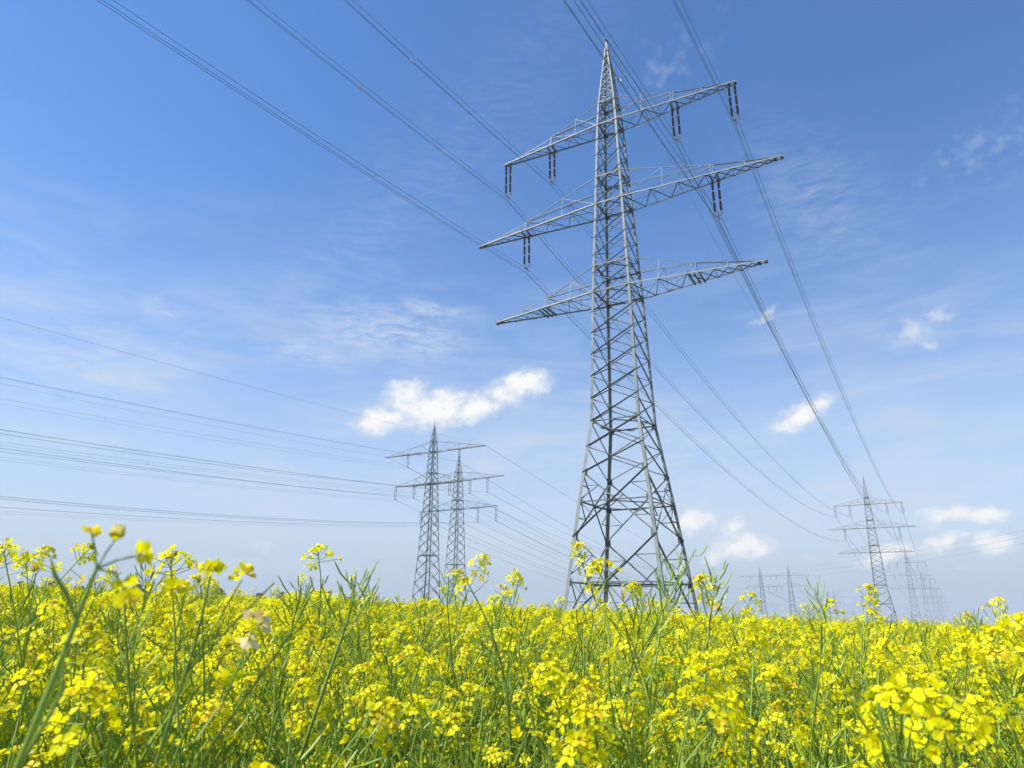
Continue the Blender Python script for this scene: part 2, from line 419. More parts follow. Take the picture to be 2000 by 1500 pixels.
def build_tower(name, prof, zbase, big, panels, rings, peak, arms, lw, dw, steel, rod=0.0, detail=True):
    """all heights are relative to the eye; the Empty sits at the foot of the tower"""
    root = empty(name)
    Z = lambda z: z - zbase
    W_ = lambda z: prof_w(prof, z)
    ztop = peak[0]

    def corner(c, z): w = W_(z); return Vector((c[0] * w, c[1] * w, Z(z)))
    # four legs, each an angle with its corner outwards
    for c in CN:
        mb = MB()
        lv = [p[0] for p in prof if p[0] <= ztop] + [ztop]
        for i, (za, zb) in enumerate(zip(lv, lv[1:])):
            if zb - za < 1e-3: continue
            w = lw[0] + (lw[1] - lw[0]) * i / max(1, len(lv) - 2)
            p, q = corner(c, za), corner(c, zb)
            ex = Vector((-c[0], 0, 0)); ey = Vector((0, -c[1], 0)); t = w * 0.13
            mb.box(p, q, ex * w, ey * t); mb.box(p + ey * t, q + ey * t, ey * (w - t), ex * t)
        mb.build('leg', steel, root)
        fm = MB(); pb = corner(c, zbase)
        fm.lathe(Vector((pb.x, pb.y, -0.9)), [(0, 0.01), (0, 0.62), (1.1, 0.5), (1.25, 0.42), (1.25, 0.01)], 12)
        if detail: fm.build('concrete_footing', M['concrete'], root)
    # four lattice faces
    for k in range(4):
        a, b = CN[k], CN[(k + 1) % 4]
        nrm = Vector(((a[0] + b[0]) / 2, (a[1] + b[1]) / 2, 0))
        mb = MB(); i1 = nrm * -(lw[0] * 0.16); i2 = nrm * -(lw[0] * 0.16 + dw * 1.25)
        for za, zb, red in big:
            A0, B0, A1, B1 = corner(a, za), corner(b, za), corner(a, zb), corner(b, zb)
            mb.bar(A0 + i1, B1 + i1, dw * 1.15, nrm, out=True); mb.bar(B0 + i2, A1 + i2, dw * 1.15, nrm)
            wa, wb = W_(za), W_(zb); s = wa / (wa + wb)          # where the X crosses
            X = A0.lerp(B1, s); zx = za + (zb - za) * s
            tw = dw * 0.62
            if red:
                for (C0, C1, lo, hi) in ((A0, A1, A0, A1), (B0, B1, B0, B1)):
                    d0 = C0.lerp(X, 0.5); d1 = C1.lerp(X, 0.5)
                    l0 = C0.lerp(C1, s * 0.5); l1 = C0.lerp(C1, s + (1 - s) * 0.5); lm = C0.lerp(C1, s)
                    for p, q in ((l0, d0), (d0, lm), (l1, d1), (d1, lm)):
                        mb.bar(p + i2, q + i2, tw, nrm)
        for za, zb in zip(panels, panels[1:]):
            A0, B0, A1, B1 = corner(a, za), corner(b, za), corner(a, zb), corner(b, zb)
            dq = dw * (.9 if za < 25 else .72); mb.bar(A0 + i1, B1 + i1, dq, nrm, out=True); mb.bar(B0 + i2, A1 + i2, dq, nrm)
        for z in rings:
            mb.bar(corner(a, z) + i2, corner(b, z) + i2, dw * 1.1, nrm)
        for z in ([zz for p_ in big for zz in p_[:2]] + rings if detail else []):
            for c_, s_ in ((a, 1), (b, -1)):       # gusset plates where the braces meet the leg
                g0 = corner(c_, z); tdir = (corner(b, z) - corner(a, z)).normalized() * s_; h_ = .28
                mb.box(g0 + tdir * .03 + i1 * 1.25 - Vector((0, 0, h_)), g0 + tdir * .03 + i1 * 1.25 + Vector((0, 0, h_)), tdir * .42, nrm * -.014)
        mb.build('lattice_face', M['steel_shade'], root)
    # plan bracing inside the rings
    for z in rings:
        mb = MB()
        c = [corner(q, z) for q in CN]; mid = [(c[i] + c[(i + 1) % 4]) / 2 for i in range(4)]
        up = Vector((0, 0, 1))
        for i in range(4): mb.bar(mid[i] - up * .1, mid[(i + 1) % 4] - up * .1, dw * .7, up)
        mb.build('plan_bracing', M['steel_shade'], root)
    # peak
    mb = MB(); zt, zp = peak[0], peak[1]; wt = W_(zt); nP = peak[2]

    def pk(c, z): w = wt + (0.06 - wt) * (z - zt) / (zp - zt); return Vector((c[0] * w, c[1] * w, Z(z)))
    for c in CN:
        ex = Vector((-c[0], 0, 0)); ey = Vector((0, -c[1], 0)); w = lw[1] * .8
        mb.box(pk(c, zt), pk(c, zp), ex * w, ey * .02); mb.box(pk(c, zt) + ey * .02, pk(c, zp) + ey * .02, ey * (w - .02), ex * .02)
    zs = [zt + (zp - zt) * (1 - (1 - i / nP) ** 1.15) for i in range(nP + 1)]
    for k in range(4):
        a, b = CN[k], CN[(k + 1) % 4]; nrm = Vector(((a[0] + b[0]) / 2, (a[1] + b[1]) / 2, 0))
        for za, zb in zip(zs[:-1], zs[1:]):
            if zb > zp - 0.6: break
            mb.bar(pk(a, za) - nrm * .03, pk(b, zb) - nrm * .03, dw * .7, nrm); mb.bar(pk(b, za) - nrm * .11, pk(a, zb) - nrm * .11, dw * .7, nrm)
            if not detail: continue
            mb.bar(pk(a, zb) - nrm * .15, pk(b, zb) - nrm * .15, dw * .5, nrm)
    mb.build('tower_peak', steel, root)
    if rod:
        rm = MB(); rm.tube([(0, 0, Z(zp) - .3), (0, 0, Z(zp) + rod)], [.07, .035], 5); rm.build('lightning_rod', steel, root)
    elif detail:
        rm = MB(); rm.box(Vector((-.09, -.35, Z(zp) - .06)), Vector((-.09, -.35, Z(zp) + .16)), Vector((.18, 0, 0)), Vector((0, .7, 0)))
        rm.build('earth_wire_bracket', steel, root)
    # cross-arms
    for A in arms:
        z, L, ua, hang, n, rise = A['z'], A['L'], A['ua'], A['hang'], A['n'], A['rise']
        arm = None
        mb = MB(); wb = W_(z); wr = W_(z + rise) if z + rise < ztop else pk((1, 1), z + rise).x
        up = Vector((0, 0, 1)); z_ = Z(z); cw = dw * 1.25; tw = dw * .52
        V = lambda u: wb + (0.2 - wb) * (abs(u) - wb) / (L - wb)
        # through the body
        for s in (-1, 1):
            mb.bar((-wb, s * (wb + .02), z_), (wb, s * (wb + .02), z_), cw, (0, s, 0))
            mb.bar((-wr, s * (wr + .02), z_ + rise), (wr, s * (wr + .02), z_ + rise), cw * .8, (0, s, 0))
        lat = MB(); tie = MB()
        for sx in (-1, 1):
            H = lambda u: rise * (L - u) / (L - wr) + .04
            # chords
            for s in (-1, 1):
                mb.bar((sx * wb, s * wb, z_), (sx * L, s * .2, z_), cw, (0, s, .3))
            # zigzag floor of the arm
            us = [wb + (L - 0.5 - wb) * (1 - (1 - i / n) ** 1.18) for i in range(n + 1)]
            for i, (u_, v_) in enumerate(zip(us, us[1:])):
                s = 1 if i % 2 else -1
                lat.bar((sx * u_, s * V(u_), z_ - .02), (sx * v_, -s * V(v_), z_ - .02), tw * 1.15, up)
                if i % 2 == 0 and i > 0: lat.bar((sx * u_, V(u_), z_ - .08), (sx * u_, -V(u_), z_ - .08), tw, up)
                if detail and i > n * .45: lat.bar((sx * u_, -s * V(u_), z_ - .1), (sx * v_, s * V(v_), z_ - .1), tw, up)
            # upper ties: two from the body meeting over the inner attachment, then one ridge to the end
            ra = Vector((sx * ua, 0, z_ + H(ua)))
            for s in (-1, 1):
                p = Vector((sx * wr, s * wr, z_ + rise)); tie.bar(p, ra, dw * .6, (0, s, .5))
                um = wb + (ua - wb) * .45; pm = p.lerp(ra, (um - wr) / (ua - wr)); lm = Vector((sx * um, s * V(um), z_))
                tie.bar(lm, pm, tw * .8, (0, s, 0)); tie.bar(Vector((sx * (wb + .1), s * wb, z_ + .1)), pm, tw, (0, s, 0))
                tie.bar(Vector((sx * ua, s * V(ua), z_)), ra, tw, (0, s, 0))
                tie.bar(lm, ra, tw, (0, s, 0))
                ub = (ua + L) / 2 - .2; rb = Vector((sx * ub, 0, z_ + H(ub)))
                tie.bar(Vector((sx * (ua + .3), s * V(ua + .3), z_)), rb, tw, (0, s, 0)); tie.bar(Vector((sx * ub, s * V(ub), z_)), rb, tw * .8, (0, s, 0))
                if detail:      # climbing rail above the walkway
                    rl = Vector((sx * (ua - .2), s * V(ua) * .9, z_ + 1.15))
                    tie.bar(Vector((sx * wb, s * wb, z_ + 1.15)), rl, tw * .9, (0, s, 0)); tie.bar(Vector((sx * (ua - .2), s * V(ua), z_)), rl, tw * .8, (0, s, 0))
            tie.bar(ra, Vector((sx * (L - .4), 0, z_ + .12)), dw * .7, up)
        arm = mb.build('crossarm', steel, root)
        lat.build('arm_lattice', M['steel_shade'], arm); tie.build('arm_tie', steel, arm)
        for sx in (-1, 1):
            e = MB(); e.box(Vector((sx * (L - .75), -.24, z_ - .1)), Vector((sx * (L - .55), -.24, z_ - .1)), Vector((0, .48, 0)), Vector((0, 0, .3)))
            e.box(Vector((sx * (L - .2), -.22, z_ - .13)), Vector((sx * (L + .04), -.22, z_ - .13)), Vector((0, .44, 0)), Vector((0, 0, .24)))
            e.build('end_plate', M['steel_shade'], arm)
            for ub in A['beams']:
                bm = MB()
                for o in (-.45, 0, .45) if A.get('three') else (-.3, .3):
                    bm.box(Vector((sx * (ub + o) - .06, -V(ub) - .02, z_ - .2)), Vector((sx * (ub + o) - .06, V(ub) + .02, z_ - .2)), Vector((.12, 0, 0)), Vector((0, 0, .15)))
                bm.build('attachment_beam', M['steel_shade'], arm)
        # insulators
        for u in hang:
            for o in (-.28, .28):
                st = MB(); zt_ = z_ - .15; zb_ = z_ - A['len']; hl = zt_ - zb_
                st.tube([(u + o, 0, zt_), (u + o, 0, zb_)], .025, 5)
                st.tube([(u + o, 0, zt_), (u + o, .28, zt_ - .15), (u + o, .3, zt_ - .3)], .012, 3)
                so = st.build('insulator_string', M['steel_shade'], root)
                nr = 3 if detail else 2
                for q in range(nr):
                    t0 = zt_ - .22 - q * (hl - .42) / nr; t1 = t0 - (hl - .42) / nr + .2
                    rd = MB(); ns = 13 if detail else 7; pr = []
                    R_ = .125 if detail else .11
                    for i in range(ns):
                        zc = (t1 - t0) * i / ns
                        pr += [(zc, .06), (zc + (t1 - t0) / ns * .3, R_), (zc + (t1 - t0) / ns * .55, .06)]
                    pr = [(0, .0)] + pr + [(t1 - t0, 0.0)]
                    rd.lathe(Vector((u + o, 0, t0)), pr, 8); rd.build('porcelain_rod', M['porcelain'], so, True)
                if detail:
                    rg = MB(); rg.ring(Vector((u + o, 0, zb_ + .18)), .2, .022, (0.25, 0.2, 1), 14); rg.build('arcing_ring', M['cap'], so)
            y = MB(); y.box(Vector((u - .34, -.03, zb_ - .1)), Vector((u + .34, -.03, zb_ - .1)), Vector((0, .06, 0)), Vector((0, 0, .14)))
            y.box(Vector((u - .03, -.4, zb_ - .3)), Vector((u - .03, .4, zb_ - .3)), Vector((.06, 0, 0)), Vector((0, 0, .08)))
            y.box(Vector((u - .04, -.04, zb_ - .24)), Vector((u - .04, .04, zb_ - .24)), Vector((.08, 0, 0)), Vector((0, 0, .16)))
            y.build('suspension_yoke', M['steel_shade'], root)
    return root


NUP = [(-3.2, 4.66), (1.893, 4.051), (8.521, 3.254), (15.732, 2.296), (28.58, 1.921), (38.44, 1.509), (48.216, 1.119), (51.0, 0.95)]
lin = lambda a, b, n: [a + (b - a) * i / n for i in range(n)]
PAN = [11.1, 13.4] + lin(15.732, 28.58, 6) + lin(28.58, 38.44, 5) + lin(38.44, 48.216, 5) + lin(48.216, 51.0, 2) + [51.0]
px_, py_ = 10.162, 57.92
zb_main = gz(px_, py_) - CZ
NUP[0] = (zb_main, 4.051 + (1.893 - zb_main) * (4.051 - 3.254) / (8.521 - 1.893))
big_tower = build_tower('transmission_tower', NUP, zb_main, [(zb_main + .3, 5.6, True), (5.6, 11.1, True)], PAN, [1.893, 8.521, 15.732, 28.58, 31.3, 38.44, 41.7, 48.216, 51.0], (51.0, 60.0, 9),
                        [dict(z=48.216, L=12.97, ua=6.93, hang=(-12.55, -6.93, 6.93, 12.55), n=9, rise=2.9, len=4.15, beams=(6.93,)),
                         dict(z=38.438, L=16.152, ua=10.1, hang=(-10.1, 10.1), n=12, rise=3.2, len=4.1, beams=(10.1,)),
                         dict(z=28.579, L=13.737, ua=7.66, hang=(), n=10, rise=2.8, len=4.1, beams=(7.66,), three=True)],
                        (.30, .17), .10, M['steel'])
YAW = R(-30.476)
big_tower.location = (px_, py_, zb_main + CZ); big_tower.rotation_euler = (0, 0, YAW)
tag(big_tower, 'tall near galvanised lattice transmission tower with three cross-arms and dark red-brown insulators, nearest in field', 'pylon', 'three-armed transmission towers')
FARP = [((149.99, 279.84, -6.18), 'three-armed grey lattice tower next along the line, rising behind the field at right'),
        ((312.98, 539.66, -12.57), 'hazy three-armed tower partly behind the right hand tower, third of the line'),
        ((464.3, 776.8, -15.5), 'pale three-armed tower fourth in the receding row at far right'),
        ((618.2, 1016.9, -19.0), 'faint three-armed tower fifth in the receding row at far right'),
        ((785.6, 1277.8, -24.0), 'very faint small tower sixth in the receding row at far right'),
        ((947.7, 1530.3, -29.0), 'most distant barely visible tower ending the receding row')]
towers = [(px_, py_, 0.0)]
for (x, y, dz), lab in FARP:
    c = copy_tree(big_tower); zb = zb_main + CZ + dz
    c.location = (x, y, zb); tag(c, lab); towers.append((x, y, dz))

LP = lambda zb, w0, wk, wl_, wu: [(zb, w0), (12.5, wk), (wl_[0], wl_[1]), (wu[0], wu[1]), (wu[0] + 2.9, wu[1] * .78)]
towersL = []
for nm, X, Y, yaw, H, zu, zl, Lu, Ll, w0, wk, wL, wU, hu, hl, lu, ll, lab in (
        ('transmission_tower', -21.53, 179.31, -29.37, 48, 40.21, 31.36, 16.69, 12.6, 2.75, 2.0, 1.25, .92, 8.6, (5.9, 12.35), 3.3, 3.3, 'two-armed lattice tower with lightning rod, front one of the pair left of centre'),
        ('transmission_tower', -17.55, 219.20, -32.69, 48, 39.44, 30.07, 18.15, 15.75, 2.95, 2.25, 1.5, 1.1, 11.8, (8.3, 15.4), 4.5, 4.6, 'two-armed lattice tower just right of and behind the tower with lightning rod')):
    zb = gz(X, Y) - CZ
    pf = LP(zb, w0, wk, (zl, wL), (zu, wU))
    pn = [zb + .2]
    while pn[-1] < zu + 2.9 - 1.2: pn.append(min(zu + 2.9, pn[-1] + prof_w(pf, pn[-1]) * 1.1 + .5))
    pn[-1] = zu + 2.9
    t = build_tower(nm, pf, zb, [], pn, [12.5, zl, zl + 2.9, zu, zu + 2.9], (zu + 2.9, H, 4),
                    [dict(z=zu, L=Lu, ua=hu, hang=(-hu, hu), n=7, rise=2.9, len=lu, beams=(hu,)),
                     dict(z=zl, L=Ll, ua=hl[0], hang=(-hl[1], -hl[0], hl[0], hl[1]), n=6, rise=2.9, len=ll, beams=(hl[0],))],
                    (.22, .16), .12, M['steel_shade'], rod=2.0 if X < -20 else 1.4, detail=False)
    t.location = (X, Y, zb + CZ); t.rotation_euler = (0, 0, R(yaw))
    tag(t, lab, 'pylon', 'two-armed transmission towers'); towersL.append((t, zb))
for i, (x, y, dz, lab) in enumerate(((217.97, 599.59, -13.34, 'small hazy two-armed tower, left of the distant pair near the right hand tower'),
                                     (265.77, 656.06, -9.31, 'small hazy two-armed tower, right one of the distant overlapping pair'),
                                     (473.04, 1012.8, -22.66, 'tiny pale two-armed tower between the distant pair and the right hand tower'),
                                     (619.98, 1222.6, -20.13, 'tiny faint two-armed tower just left of the right hand three-armed tower'))):
    t, zb = towersL[i % 2]
    c = copy_tree(t); c.location = (x, y, zb + CZ + dz); tag(c, lab)

# ------------------------------------------------------------------ conductors


def parab(p, q, b, n):
    p = Vector(p); q = Vector(q); L = (q - p).length
    out = []
    for i in range(n + 1):
        t = i / n; t = t * t * (3 - 2 * t) * .15 + t * .85
        s = p.lerp(q, t); s.z -= b * (t * L) * (L - t * L); out.append(s)
    return out


TRI = ((-.23, 0), (.23, 0), (0, -.4))


def bundle(p, q, b, offs, rad, label, group, n=36, spacers=0, mr=None, name='conductor_bundle'):
    p = Vector(p) + Vector((0, 0, CZ)); q = Vector(q) + Vector((0, 0, CZ))
    d = (q - p); d.z = 0; d.normalize(); side = Vector((d.y, -d.x, 0))
    P = [v - p for v in parab(p, q, b, n)]
    if len(offs) == 1:
        mb = MB(); mb.tube(P, rad, 4); o = mb.build(name, M['wire']); o.location = p
        return tag(o, label, 'power line', group)
    root = empty(name, p); tag(root, label, 'power line', group)
    for u, z in offs:
        mb = MB(); mb.tube([v + side * u + Vector((0, 0, z)) for v in P], rad, 4); mb.build('wire', M['wire'], root)
    Ltot = (q - p).length
    for k in range(spacers):
        t = (k + .55) / (spacers + .3); v = (p.lerp(q, t) - p); v.z -= b * (t * Ltot) * (Ltot - t * Ltot)
        mb = MB(); pts = [v + side * u + Vector((0, 0, z)) for u, z in offs]
        for i in range(len(pts)):
            a, c = pts[i], pts[(i + 1) % len(pts)]
            mb.tube([a, (pts[0] + pts[-1]) / 2 if len(pts) == 2 else sum(pts, Vector()) / 3], .022, 4)
            mb.box(a - d * .06 - side * .035 - Vector((0, 0, .035)), a + d * .06 - side * .035 - Vector((0, 0, .035)), side * .07, Vector((0, 0, .07)))
        mb.build('spacer', M['spacer'], root)
    return root


def at(X, Y, yaw, u, z):
    return (X + math.cos(yaw) * u, Y + math.sin(yaw) * u, z)


MAINP = [('outer left of top arm', -12.55, 43.7), ('inner left of top arm', -6.93, 43.7), ('inner right of top arm', 6.93, 43.7), ('outer right of top arm', 12.55, 43.7), ('left of middle arm', -10.1, 33.95), ('right of middle arm', 10.1, 33.95)]
T0, T1, T2, T3 = towers[:4]
bd = Vector((math.sin(R(212)), math.cos(R(212)), 0))
for nm, u, z in MAINP:
    a = at(T0[0], T0[1], YAW, u, z); L = 265
    e = (a[0] + bd.x * L, a[1] + bd.y * L, z - .12 * L + .0006 * L * L)
    bundle(a, e, .0006, TRI, .018, 'three-wire conductor bundle from %s of near tower up towards the viewer' % nm, 'conductor bundles of the near span', 60, 6)
    q = at(T1[0], T1[1], YAW, u, z + T1[2])
    bundle(a, q, .000475, TRI, .02, 'three-wire conductor bundle from %s of near tower sagging to right tower' % nm, 'conductor bundles of the right span', 48, 5)
    q3 = at(T2[0], T2[1], YAW, u, z + T2[2])
    bundle(q, q3, .00045, ((0, 0),), .05, 'thin distant conductor leaving %s of the right hand tower' % nm, 'conductors of the far spans')
    q4 = at(T3[0], T3[1], YAW, u, z + T3[2])
    bundle(q3, q4, .00045, ((0, 0),), .05, 'faint conductor leaving %s of the third tower in the row' % nm, 'conductors of the far spans')
e0 = (T0[0], T0[1], 60.1); L = 265
bundle(e0, (e0[0] + bd.x * L, e0[1] + bd.y * L, 60.1 - .098 * L + .00037 * L * L), .00037, ((0, 0),), .014, 'single earth wire from the peak of near tower up towards the viewer', 'earth wires', 60, name='earth_wire')
bundle(e0, (T1[0], T1[1], 60.1 + T1[2]), .00038, ((0, 0),), .014, 'single thin earth wire from peak of near tower to peak of right tower', 'earth wires', 48, name='earth_wire')
bundle((T1[0], T1[1], 60.1 + T1[2]), (T2[0], T2[1], 60.1 + T2[2]), .00038, ((0, 0),), .03, 'faint earth wire between the right tower and the hazy one behind it', 'earth wires', name='earth_wire')

for (X, Y, yw, az, k, wires) in (
        (-21.53, 179.31, -29.37, 209.5, 0, [('upper arm left end, earth wire', -16.6, 40.45, -.088, .0002, 'e'), ('upper arm right end, earth wire', 16.6, 40.45, -.094, .00022, 'e'),
                                             ('upper arm left insulator', -8.6, 36.75, -.0995, .00022, 'v'), ('upper arm right insulator', 8.6, 36.75, -.108, .00022, 's'),
                                             ('lower arm outer left insulator', -12.35, 27.9, -.090, .00022, 'h'), ('lower arm inner left insulator', -5.9, 27.9, -.087, .00022, 's'),
                                             ('lower arm inner right insulator', 5.9, 27.9, -.099, .00022, 'h'), ('lower arm outer right insulator', 12.35, 27.9, -.095, .00022, 's')]),
        (-17.55, 219.2, -32.69, 212.7, 1, [('upper arm left insulator', -11.8, 34.8, -.095, .00022, 's'), ('upper arm right insulator', 11.8, 34.8, -.115, .0003, 's'),
                                            ('lower arm outer left insulator', -15.4, 25.35, -.1031, .000214, 'h'), ('lower arm inner left insulator', -8.3, 25.35, -.1115, .000289, 's'),
                                            ('lower arm inner right insulator', 8.3, 25.35, -.129, .000402, 's'), ('lower arm outer right insulator', 15.4, 25.35, -.1342, .000415, 's')])):
    d = Vector((math.sin(R(az)), math.cos(R(az)), 0)); yw = R(yw)
    tw = ('lightning rod tower', 'second two-armed tower')[k]
    fx = ((217.97, 599.59, -13.34), (265.77, 656.06, -9.31))[k]; f2 = ((473.04, 1012.8, -22.66), (619.98, 1222.6, -20.13))[k]
    OF = {'e': ((0, 0),), 's': ((-.2, 0), (.2, 0)), 'h': ((-.25, 0), (.25, -.35)), 'v': ((0, .35), (0, -.4))}
    for nm, u, z, a_, b_, ty in wires:
        p = at(X, Y, yw, u, z); L = 340
        e = (p[0] + d.x * L, p[1] + d.y * L, z + a_ * L + b_ * L * L)
        en = 'earth' in nm
        bundle(p, e, b_, OF[ty], .012 if ty == 'v' or ty == 'h' else .014, 'line left of the %s from its %s' % (tw, nm), 'lines running left from the two-armed towers', 48, 0 if en else 6, name='earth_wire' if en else 'conductor_bundle')
        q = at(fx[0], fx[1], yw, u, z + fx[2])
        bundle(p, q, .00022 if en else .0003, ((0, 0),), .035, 'line right of the %s from its %s' % (tw, nm), 'lines running right from the two-armed towers', 48, name='earth_wire' if en else 'conductor')
        q2 = at(f2[0], f2[1], yw, u, z + f2[2])
        bundle(q, q2, .00022, ((0, 0),), .05, 'faint far line beyond the distant pair, %s side, %s' % (('left tower', 'right tower')[k], nm), 'faint far lines beyond the distant pair', 24, name='earth_wire' if en else 'conductor')
for i in range(3):
    bundle((291.7 + i * 4, 302.2, 46.6 - i * 2.2), (241.2 - i * 5, 970.5, 48.9 - i * 6.5), .0001, ((0, 0),), .04, 'thin wire crossing low behind the right hand tower, %s of three' % ('top', 'middle', 'bottom')[i], 'crossing wires at the right', name='conductor')

# ------------------------------------------------------------------ trees on the skyline


def make_tree(seed, h, wd):
    rnd = random.Random(seed); root = empty('broadleaf_tree')
    tm = MB(); tm.tube([(0, 0, -.5), (.1, 0, h * .25), (-.1, .1, h * .5), (0, 0, h * .8)], [.35, .28, .18, .05], 7)
    for i in range(9):
        a = rnd.uniform(0, 6.28); z = h * rnd.uniform(.25, .65); l = wd * rnd.uniform(.5, .9)
        tm.tube([(0, 0, z), (math.cos(a) * l * .5, math.sin(a) * l * .5, z + l * .3), (math.cos(a) * l, math.sin(a) * l, z + l * .8)], [.12, .08, .03], 5)
    tm.build('trunk', M['bark'], root, True)
    cm = MB(); cl = []
    for i in range(48):
        a = rnd.uniform(0, 6.28); z = rnd.uniform(.22, 1.0); rr = wd * math.sin(math.pi * min(1, max(.12, z * .85 + .12))) * rnd.uniform(.2, 1)
        cl.append((Vector((math.cos(a) * rr, math.sin(a) * rr, z * h * .95)), rnd.uniform(.12, .24) * wd))
    for c, r in cl:
        for i in range(60):
            d = Vector((rnd.gauss(0, 1), rnd.gauss(0, 1), rnd.gauss(0, .8))).normalized() * r * rnd.uniform(.6, 1.15)
            p = c + d; s = rnd.uniform(.25, .5)
            e1 = Vector((rnd.gauss(0, 1), rnd.gauss(0, 1), rnd.gauss(0, 1))).normalized() * s; e2 = e1.orthogonal().normalized() * s * .8
            n = len(cm.v); cm.v += [p - e1, p + e2, p + e1, p - e2]; cm.f.append((n, n + 1, n + 2, n + 3)); cm.m.append(0)
    cm.build('crown', M['tree_leaf'], root)
    return root


protos = [make_tree(1, 9, 4.2), make_tree(2, 12, 4.8), make_tree(3, 7, 3.8)]
rt = random.Random(5)
tspots = []
for i, az in enumerate([-47, -45, -42.6, -40.5, -38.6, -37.4, -36.4, -35.2, -34.1, -33.3, -31.7, -30.5, -29.6, -28.2, -26.3, -25.1, -22.7, -21.3, -19.8, -18.1, -16.5, -14.6, -12.9, 20.5, 21.3, 4.1, -9.5]):
    tspots.append((az, rt.uniform(330, 400) if az < 0 else 430, rt.uniform(.36, .5)))
for i, (az, r_, sc) in enumerate(tspots):
    x, y = math.sin(R(az)) * r_, math.cos(R(az)) * r_
    t = protos[i] if i < 3 else copy_tree(protos[i % 3])
    base = gz(x, y)
    t.location = (x, y, base); t.scale = (sc * 1.5, sc * 1.5, sc); t.rotation_euler = (0, 0, rt.uniform(0, 6))
    tag(t, 'dark green broadleaf tree half hidden behind the crest of the yellow field', 'tree', 'trees behind the crest of the field')

# ------------------------------------------------------------------ rapeseed plants


def petal_flower(mb, c, nrm, size, rnd, hi=True, close=0.0, mi=0):
    if mi == 0 and rnd.random() < .09: mi = 2
    """four obovate petals and a small centre, at c facing nrm"""
    nrm = nrm.normalized(); e = nrm.orthogonal().normalized(); g = nrm.cross(e)
    a0 = rnd.uniform(0, 1.57)
    for k in range(4):
        a = a0 + k * math.pi / 2 + rnd.uniform(-.18, .18)
        d = e * math.cos(a) + g * math.sin(a); s = nrm.cross(d)
        tilt = close + rnd.uniform(-.15, .3); d1 = (d * math.cos(tilt) + nrm * math.sin(tilt)); t2 = tilt - rnd.uniform(.25, .7); d2 = (d * math.cos(t2) + nrm * math.sin(t2))
        w = size * rnd.uniform(.34, .46); tw = s * rnd.uniform(-.12, .12) * size
        b = len(mb.v); p0 = c + d * size * .06; pm = p0 + d1 * size * .55; pe = pm + d2 * size * .42 + nrm * rnd.uniform(-.04, .04) * size
        mb.v += [p0, pm - s * w, pm + s * w, pe - s * w * .72 + tw, pe + s * w * .72 + tw]
        if hi:
            mb.v += [pe + d2 * size * .13, pm - nrm * size * .06]
            mb.f += [(b, b + 6, b + 1), (b, b + 2, b + 6), (b + 1, b + 6, b + 5, b + 3), (b + 6, b + 2, b + 4, b + 5)]; mb.m += [mi] * 4
        else:
            mb.f += [(b, b + 2, b + 4, b + 3, b + 1)]; mb.m += [mi]
    b = len(mb.v); q = size * .16
    mb.v += [c + nrm * size * .42, c + e * q + nrm * size * .1, c + g * q + nrm * size * .1, c - e * q + nrm * size * .1, c - g * q + nrm * size * .1]
    mb.f += [(b, b + 1, b + 2), (b, b + 2, b + 3), (b, b + 3, b + 4), (b, b + 4, b + 1)]; mb.m += [1] * 4


def bud(mb, c, d, l, mi):
    d = d.normalized(); e = d.orthogonal().normalized(); g = d.cross(e); b = len(mb.v); w = l * .3
    mb.v += [c, c + d * l * .45 + e * w, c + d * l * .45 + g * w, c + d * l * .45 - e * w, c + d * l * .45 - g * w, c + d * l]
    for i in range(4):
        j = 1 + i; k = 1 + (i + 1) % 4
        mb.f += [(b, b + k, b + j), (b + 5, b + j, b + k)]; mb.m += [mi, mi]


def pod(mb, p, d, L, rnd, r=.0016, mi=0):
    """seed pod on a thin stalk, curving upwards"""
    d = d.normalized(); up = Vector((0, 0, 1))
    pl = rnd.uniform(.010, .018); a = p + d * pl
    d2 = (d * .8 + up * rnd.uniform(.3, .9)).normalized(); m1 = a + d2 * L * .5; d3 = (d2 + up * rnd.uniform(.1, .6)).normalized(); m2 = m1 + d3 * L * .42; e = m2 + d3 * L * .16
    mb.tube([p, a, a + d2 * .004, m1, m2, e], [.0006, .0006, r, r * 1.1, r * .9, .0003], 3, mi, cap=False)


